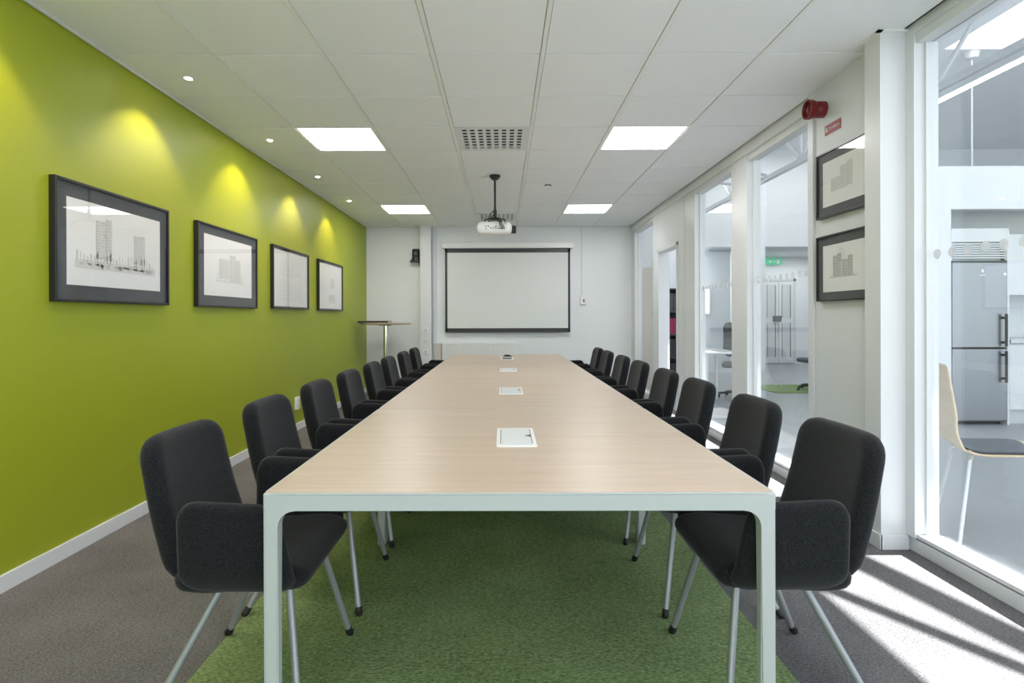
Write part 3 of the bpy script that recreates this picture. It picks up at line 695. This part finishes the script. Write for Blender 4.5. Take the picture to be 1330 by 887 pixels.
# wall over the partition up to the hall roof
struct('wall_over_partition', bx(B(), 2.2, 2.3, Y0, HY, CEIL + 0.0, HZ), M['white'])
struct('wall_beside_hall', bx(B(), 2.13, 2.2, YB + 0.1, HY, 0, CEIL), M['white'])
hw2 = B()
O2 = (4.05, 4.86, 2.66); O1 = (5.55, 8.2, 2.66)
bx(hw2, 2.3, O2[0], HY, HY + 0.12, 0, HZ); bx(hw2, O2[1], O1[0], HY, HY + 0.12, 0, HZ); bx(hw2, O1[1], 14, HY, HY + 0.12, 0, HZ)
bx(hw2, O2[0], O2[1], HY, HY + 0.12, O2[2], HZ); bx(hw2, O1[0], O1[1], HY, HY + 0.12, O1[2], HZ)
struct('wall_hall_back', hw2, M['white'])
struct('wall_far_recess', bx(B(), 2.3, 5.45, 12.9, 13.0, 0, 2.8), M['greyw'])
struct('ceiling_recess', bx(B(), 2.3, 9, HY + 0.12, 14.6, 2.68, 2.78), M['white'])
struct('wall_recess_divider', bx(B(), 5.35, 5.45, HY + 0.12, 14.4, 0, 2.7), M['white'])
struct('wall_far_doors', bx(B(), 5.45, 9, 14.4, 14.5, 0, 2.8), M['white'])
struct('wall_recess_right', bx(B(), 9, 9.1, HY + 0.12, 14.5, 0, 2.8), M['white'])
struct('baseboard_hall', bx(B(), 2.3, O1[0], HY - 0.012, HY, 0, 0.09) , M['trimw'])
struct('wall_hall_right', bx(B(), 14, 14.1, Y0, 17, 0, HZ), M['white'])
light('recess_lamp', 'AREA', (7.0, 13.2, 2.62), 16, (0.95, 0.98, 1), size=1.6)
light('recess_lamp', 'AREA', (3.9, 12.5, 2.62), 10, (0.95, 0.98, 1), size=0.5)
# roof truss in the hall
def bar(bm, a_, b_, r_): tube(bm, [a_, b_], r_, 8)
t = thing('roof_truss', 'white steel roof truss running above the hall behind the glass', 'roof truss', (4.2, 8.1, 0))
zb, zt = 3.33, 4.5
c = B(); bx(c, -0.035, 0.035, -8.5, 3.9, zb, zb + 0.07); obj('bottom_chord', c, M['trimw'], t)
c = B(); bx(c, -0.035, 0.035, -8.5, 3.9, zt, zt + 0.07); obj('top_chord', c, M['trimw'], t)
for k in range(-3, 2):
    y = 2.5 * k
    obj('upright', tube(B(), [(0, y, zb + 0.05), (0, y, zt)], 0.025, 8), M['trimw'], t)
    for s_ in (-1, 1): obj('diagonal', tube(B(), [(0, y, zb + 0.05), (0, y + s_ * 1.25, zt)], 0.02, 8), M['trimw'], t)
# rafters of the roof glazing; they cast the slanting bars of shade on the floor
off = lambda z: z / TAN_E
def rafter(x0, y0, x1, y1, wd_, label):
    z = 4.55 if wd_ > 0.05 else 4.35; t = thing('rafter', label, 'roof rafter', (0, 0, 0), 0, 'rafters of the hall roof glazing')
    a_ = Vector((x0 + off(z), y0)); b_ = Vector((x1 + off(z), y1)); d = (b_ - a_).normalized(); a_ -= d * 0.8; b_ += d * 2.6; n = Vector((-d.y, d.x)) * wd_ / 2
    b = B(); prism(b, [a_ - n, b_ - n, b_ + n, a_ + n], lambda u, v, k: (u, v, k), z, z + 0.08); obj('beam', b, M['trimw'], t)
rafter(1.74, 2.79, 1.90, 2.12, 0.10, 'broad white slanting rafter across the roof glazing')
rafter(1.47, 2.436, 1.718, 2.0, 0.022, 'slim white slanting rafter across the roof glazing')
# linear lamp
t = thing('linear_lamp', 'long white linear ceiling lamp hanging in the kitchen area', 'lamp', (4.2, 5.2, 3.25))
obj('housing', bx(B(), -0.045, 0.045, -2.4, 2.4, 0.0, 0.05, 0.005), M['trimw'], t); obj('lit_tube', bx(B(), -0.03, 0.03, -2.38, 2.38, -0.012, 0.0), M['tube'], t)
for y in (-2.0, 2.0): obj('clamp', bx(B(), -0.04, 0.04, y - 0.02, y + 0.02, 0.05, 0.09), M['trimw'], t)
t = thing('pendant_rod', 'thin white pendant rod hanging from ceiling behind the kitchen header', 'pendant', (6.28, 7.7, 0))
obj('rose', lathe(B(), [(0, 4.7), (0.09, 4.7), (0.07, 4.62), (0.02, 4.6), (0, 4.6)], seg=18), M['trimw'], t, True); obj('rod', tube(B(), [(0, 0, 4.62), (0, 0, 3.0)], 0.01, 8), M['trimw'], t)
obj('pendant_shade', lathe(B(), [(0.02, 3.02), (0.12, 2.95), (0.14, 2.85), (0.13, 2.85), (0.02, 2.99)], seg=18), M['trimw'], t, True)
# ring lamp
t = thing('ring_lamp', 'round white ring pendant lamp seen through the glass', 'lamp', (3.72, 9.0, 3.35))
rg = B(); tube(rg, [(0.36 * math.cos(2 * PI * k / 32), 0.36 * math.sin(2 * PI * k / 32), 0) for k in range(33)], 0.03, 8, False); obj('ring', rg, M['trimw'], t, True)
for k in range(3): obj('suspension_wire', tube(B(), [(0.36 * math.cos(2 * PI * k / 3), 0.36 * math.sin(2 * PI * k / 3), 0), (0, 0, 1.35)], 0.003, 6), M['trimw'], t)

# kitchen
KY = 6.25
kx0 = 4.72
kw = B()
bx(kw, kx0, 4.855, KY - 0.02, 8.6, 0, 2.80); bx(kw, 4.855, 9.5, KY - 0.02, KY + 0.10, 2.335, 2.80); bx(kw, 4.855, 9.5, KY + 0.62, KY + 0.70, 0, 2.80); bx(kw, 9.4, 9.5, KY + 0.1, KY + 0.62, 0, 2.8)
bx(kw, 4.855, 9.4, KY + 0.1, KY + 0.62, 2.72, 2.80)
struct('wall_kitchen', kw, M['white'])
t = thing('fridge', 'tall stainless steel fridge freezer in white kitchen niche', 'fridge', (5.157, KY, 0))
obj('body', bx(B(), -0.295, 0.295, 0.03, 0.60, 0.03, 1.77, 0.003), M['lgrey'], t)
obj('plinth', bx(B(), -0.28, 0.28, 0.05, 0.5, 0, 0.035), M['blk'], t)
obj('gap', bx(B(), -0.29, 0.29, 0.02, 0.031, 0.04, 1.76), M['blk'], t)
du = obj('upper_door', bx(B(), -0.297, 0.297, -0.03, 0.02, 0.835, 1.755, 0.008), M['steel'], t)
dd = obj('lower_door', bx(B(), -0.297, 0.297, -0.03, 0.02, 0.045, 0.822, 0.008), M['steel'], t)
obj('top_trim', bx(B(), -0.297, 0.297, -0.028, 0.05, 1.757, 1.775, 0.002), M['dgrey'], t)
for par, z0, z1 in ((du, 0.85, 1.20), (dd, 0.46, 0.80)):
    hb = B(); tube(hb, [(0.245, -0.075, z0), (0.245, -0.075, z1)], 0.013, 12); bx(hb, 0.235, 0.255, -0.075, -0.03, z0 + 0.03, z0 + 0.055, 0.002); bx(hb, 0.235, 0.255, -0.075, -0.03, z1 - 0.055, z1 - 0.03, 0.002)
    obj('handle', hb, M['mount'], par, True)
lg = B(); prism(lg, [(0.03, 1.64), (0.045, 1.665), (0.03, 1.69), (0.015, 1.665)], lambda u, v, n: (u, n, v), -0.0315, -0.030); bx(lg, 0.0, 0.06, -0.0312, -0.030, 1.615, 1.623); obj('emblem', lg, M['paper'], du)
st_ = B(); prism(st_, [(0.27 + 0.016 * math.cos(2 * PI * k / 16), 1.63 + 0.016 * math.sin(2 * PI * k / 16)) for k in range(16)], lambda u, v, n: (u, n, v), -0.0315, -0.030); obj('sticker', st_, M['paper'], du)
t = thing('vent_cabinet', 'white filler panel with slotted vent grille above the fridge', 'cabinet', (5.157, KY, 1.78))
obj('panel', bx(B(), -0.30, 0.30, -0.02, 0.3, 0.20, 0.345, 0.002), M['trimw'], t)
gr = B()
for k in range(7): bx(gr, -0.295, 0.295, -0.015, 0.01, 0.022 + k * 0.025, 0.034 + k * 0.025)
for s in (-1, 1): bx(gr, s * 0.30, s * 0.285, -0.015, 0.01, 0.0, 0.2)
obj('vent_grille', gr, M['trimw'], t); obj('shadow_back', bx(B(), -0.285, 0.285, 0.04, 0.06, 0.0, 0.2), M['greyw'], t)
obj('side_panel', bx(B(), 0.302, 0.325, -0.02, 0.6, -1.78, 0.345), M['trimw'], t)
for q, lb in enumerate(['white upper kitchen cabinet next to the fridge', 'white upper kitchen cabinet second from the fridge', 'white upper kitchen cabinet farthest right']):
    t = thing('upper_cabinet', lb, 'cabinet', (5.80 + q * 0.61, KY, 0), 0, 'white upper kitchen cabinets')
    obj('body', bx(B(), -0.30, 0.30, 0.20, 0.60, 1.43, 2.09), M['trimw'], t); obj('door', bx(B(), -0.302, 0.302, 0.175, 0.197, 1.41, 2.09, 0.002), M['trimw'], t)
    t = thing('base_cabinet', lb.replace('upper', 'lower'), 'cabinet', (5.80 + q * 0.61, KY, 0), 0, 'white lower kitchen cabinets')
    obj('body', bx(B(), -0.30, 0.30, 0.02, 0.60, 0.16, 0.88), M['trimw'], t); obj('door', bx(B(), -0.302, 0.302, -0.005, 0.018, 0.16, 0.87, 0.002), M['trimw'], t)
    obj('plinth', bx(B(), -0.30, 0.30, 0.06, 0.5, 0, 0.155), M['lgrey'], t)
wk = obj('worktop', bx(B(), 5.49, 9.38, KY - 0.03, KY + 0.615, 0.882, 0.925, 0.002), M['lgrey'], None); tag(wk, 'pale grey kitchen worktop over the white lower cabinets', 'worktop')

# plywood chair by the glass
t = thing('shell_chair', 'bent plywood chair with blue-grey seat pad behind the right glass', 'chair', (2.64, 3.08, 0), -0.42)
fsh, Lsh = path([(-0.245, 0.915), (-0.240, 0.80), (-0.222, 0.64), (-0.205, 0.53), (-0.175, 0.465), (-0.11, 0.448), (0.0, 0.455), (0.12, 0.462), (0.20, 0.452), (0.235, 0.42)])
sh = B()
def shell(u, v, n):
    s = 0.5 + v / Lsh; p, nn = fsh(s)
    wf = 0.72 + 0.28 * min(1, max(0, (s - 0.0) / 0.3)) - 0.22 * math.exp(-((s - 0.40) / 0.09) ** 2)
    return (p.x + nn.x * n, u * wf, p.y + nn.y * n + 0.015 * (u / 0.2) ** 2 * (s > 0.5))
slab(sh, 0.44, Lsh, 0.011, 0.005, 0.09, shell, 10, 40); obj('plywood_shell', sh, M['ply'], t, True)
pd = B()
def padf(u, v, n):
    p, nn = fsh(0.695 + v / Lsh); return (p.x + nn.x * n * -1, u, p.y + 0.014 + abs(nn.y) * n + 0.015 * (u / 0.2) ** 2)
slab(pd, 0.36, 0.34, 0.016, 0.008, 0.05, padf, 8, 10); obj('seat_pad', pd, M['pad'], t, True)
for (tx, fx) in ((-0.14, -0.22), (0.15, 0.22)):
    for s in (-1, 1): obj('leg', tube(B(), [(tx, s * 0.12, 0.44), (tx * 1.1, s * 0.15, 0.425), (fx, s * 0.23, 0.0)], 0.0095, 10), M['trimw'], t, True)
t2 = None

# far doors and exit sign
d2 = sroot('door_2')
x0, x1 = 6.53, 7.27; yy = 14.39
f = B(); bx(f, x0 - 0.05, x0, yy - 0.03, yy, 0, 2.13); bx(f, x1, x1 + 0.05, yy - 0.03, yy, 0, 2.13); bx(f, x0 - 0.05, x1 + 0.05, yy - 0.03, yy, 2.07, 2.13); obj('door_frame', f, M['lgrey'], d2)
for q, (a_, b_) in enumerate(((x0, (x0 + x1) / 2 - 0.004), ((x0 + x1) / 2 + 0.004, x1))):
    lf = B(); w_ = b_ - a_
    bx(lf, a_, a_ + 0.07, yy - 0.02, yy, 0.02, 2.06); bx(lf, b_ - 0.07, b_, yy - 0.02, yy, 0.02, 2.06)
    for z0, z1 in ((0.02, 0.17), (1.02, 1.14), (1.97, 2.06)): bx(lf, a_ + 0.07, b_ - 0.07, yy - 0.02, yy, z0, z1)
    l = obj('door_leaf', lf, M['trimw'], d2)
    for z0, z1 in ((0.17, 1.02), (1.14, 1.97)):
        bd = B(); bx(bd, a_ + 0.07, a_ + 0.085, yy - 0.022, yy, z0, z1); bx(bd, b_ - 0.085, b_ - 0.07, yy - 0.022, yy, z0, z1); obj('gasket', bd, M['dgrey'], l)
        obj('door_pane', bx(B(), a_ + 0.085, b_ - 0.085, yy - 0.012, yy - 0.008, z0, z1), M['lgrey'], l)
ml = (x0 + x1) / 2 - 0.02
obj('lock_box', bx(B(), ml - 0.13, ml + 0.07, yy - 0.07, yy - 0.02, 1.06, 1.20, 0.01), M['dgrey'], d2)
obj('door_handle', bx(B(), ml, ml + 0.03, yy - 0.07, yy - 0.02, 0.78, 1.0, 0.005), M['lgrey'], d2)
t = thing('exit_sign', 'green illuminated exit sign above the far double doors', 'exit sign', (6.70, 14.30, 2.55))
obj('box', bx(B(), -0.20, 0.24, -0.03, 0.0, -0.075, 0.075, 0.005), M['exitg'], t)
obj('wall_arm', bx(B(), -0.02, 0.02, 0.0, 0.10, -0.02, 0.02), M['lgrey'], t)
ic = B()
bx(ic, 0.10, 0.17, -0.033, -0.0301, -0.055, 0.05)
prism(ic, [(-0.10, 0.0), (-0.05, 0.04), (-0.05, 0.015), (-0.0, 0.015), (0.0, -0.015), (-0.05, -0.015), (-0.05, -0.04)], lambda u, v, n: (u, n, v), -0.033, -0.0301)
bx(ic, 0.045, 0.065, -0.033, -0.0301, -0.03, 0.03); bx(ic, 0.048, 0.062, -0.033, -0.0301, 0.035, 0.05); obj('pictogram', ic, M['paper'], t)
# desk, office chair, bright window, rug
t = thing('desk', 'white desk standing in the hall behind the glass wall', 'desk', (2.78, 7.9, 0))
obj('desktop', bx(B(), -0.18, 0.30, -0.55, 0.35, 0.70, 0.725, 0.003), M['trimw'], t)
for x in (-0.16, 0.27):
    for y in (-0.5, 0.3): obj('leg', bx(B(), x - 0.015, x + 0.015, y - 0.015, y + 0.015, 0, 0.70), M['lgrey'], t)
def office_chair(x, y, rz, label):
    t = thing('office_chair', label, 'office chair', (x, y, 0), rz, 'grey office chairs in the hall')
    b = B(); slab(b, 0.44, 0.46, 0.07, 0.03, 0.08, lambda u, v, n: (v, u, 0.48 + n), 6, 6); obj('seat', b, M['dgrey'], t, True)
    b = B(); slab(b, 0.42, 0.52, 0.06, 0.03, 0.09, lambda u, v, n: (-0.24 + n - 0.05 * v, u, 0.84 + v), 6, 8); obj('backrest', b, M['dgrey'], t, True)
    obj('back_support', tube(B(), [(-0.1, 0, 0.43), (-0.27, 0, 0.45), (-0.285, 0, 0.72)], 0.018, 8), M['blk'], t, True)
    obj('gas_column', tube(B(), [(0, 0, 0.08), (0, 0, 0.45)], 0.025, 10), M['blk'], t, True)
    for k in range(5):
        a_ = 2 * PI * k / 5; c_, s_ = math.cos(a_), math.sin(a_)
        l = obj('star_leg', tube(B(), [(0, 0, 0.10), (0.28 * c_, 0.28 * s_, 0.065)], [0.022, 0.014], 8), M['blk'], t, True)
        obj('castor', lathe(B(), [(0, 0), (0.018, 0.004), (0.025, 0.025), (0.018, 0.05), (0, 0.055)], (0.28 * c_, 0.28 * s_, 0), 12), M['blk'], l, True)
office_chair(3.42, 8.35, -PI / 2 - 0.4, 'dark grey swivel chair beside the white desk behind the glass')
office_chair(4.98, 9.15, PI, 'dark grey swivel chair standing alone deep in the hall')
wn = sroot('window_5'); obj('lit_pane', bx(B(), 4.42, 4.62, 12.88, 12.89, 1.26, 1.80), M['winlit'], wn)
f = B()
for (a_, b_, c_, d_) in ((4.39, 4.42, 1.23, 1.83), (4.62, 4.65, 1.23, 1.83), (4.42, 4.62, 1.23, 1.26), (4.42, 4.62, 1.80, 1.83)): bx(f, a_, b_, 12.86, 12.90, c_, d_)
obj('window_frame', f, M['trimw'], wn)
rg = obj('green_rug', bx(B(), 4.2, 5.6, 8.8, 9.9, 0.0, 0.008), M['gcarp'], None); tag(rg, 'green rug on the grey hall floor', 'rug')
# storage seen through the doorway, tan panel behind the far pane
t = thing('shelf_unit', 'tall dark shelf unit seen through the doorway', 'shelf', (2.95, 10.5, 0))
b = B(); bx(b, -0.4, -0.37, -0.2, 0.2, 0, 1.7); bx(b, 0.37, 0.4, -0.2, 0.2, 0, 1.7); bx(b, -0.4, 0.4, 0.18, 0.2, 0, 1.7); obj('carcass', b, M['dgrey'], t)
for z in (0.02, 0.45, 0.86, 1.27, 1.68): obj('shelf', bx(B(), -0.37, 0.37, -0.2, 0.18, z - 0.012, z + 0.012), M['dgrey'], t)
nb = 0
for z in (0.032, 0.462, 1.282):
    x = -0.36
    while x < 0.30:
        w_ = random.uniform(0.05, 0.075); o = obj('binder', bx(B(), x, x + w_ - 0.003, -0.18, 0.10, 0, 0.32, 0.003), M['blk' if nb % 3 else 'dgrey'], None); o.location = (2.95, 10.5, z + 0.0)
        tag(o, 'dark binder among those on the tall shelf unit', 'binder', 'dark binders on the shelf unit'); x += w_; nb += 1
x = -0.36
while x < 0.30:
    o = obj('binder', bx(B(), x, x + 0.057, -0.18, 0.10, 0, 0.28, 0.003), M['magenta'], None); o.location = (2.95, 10.5, 0.872); tag(o, 'magenta binder among those on the middle shelf', 'binder', 'magenta binders on the shelf unit'); x += 0.06
t = thing('storage_cupboard', 'tall tan veneer cupboard behind the far end of glass wall', 'cupboard', (2.45, 9.22, 0))
obj('body', bx(B(), -0.22, 0.22, -0.02, 0.60, 0, 1.97), M['tan'], t)
for s in (-1, 1): obj('door', bx(B(), s * 0.003, s * 0.218, -0.042, -0.022, 0.03, 1.96, 0.002), M['tan'], t)
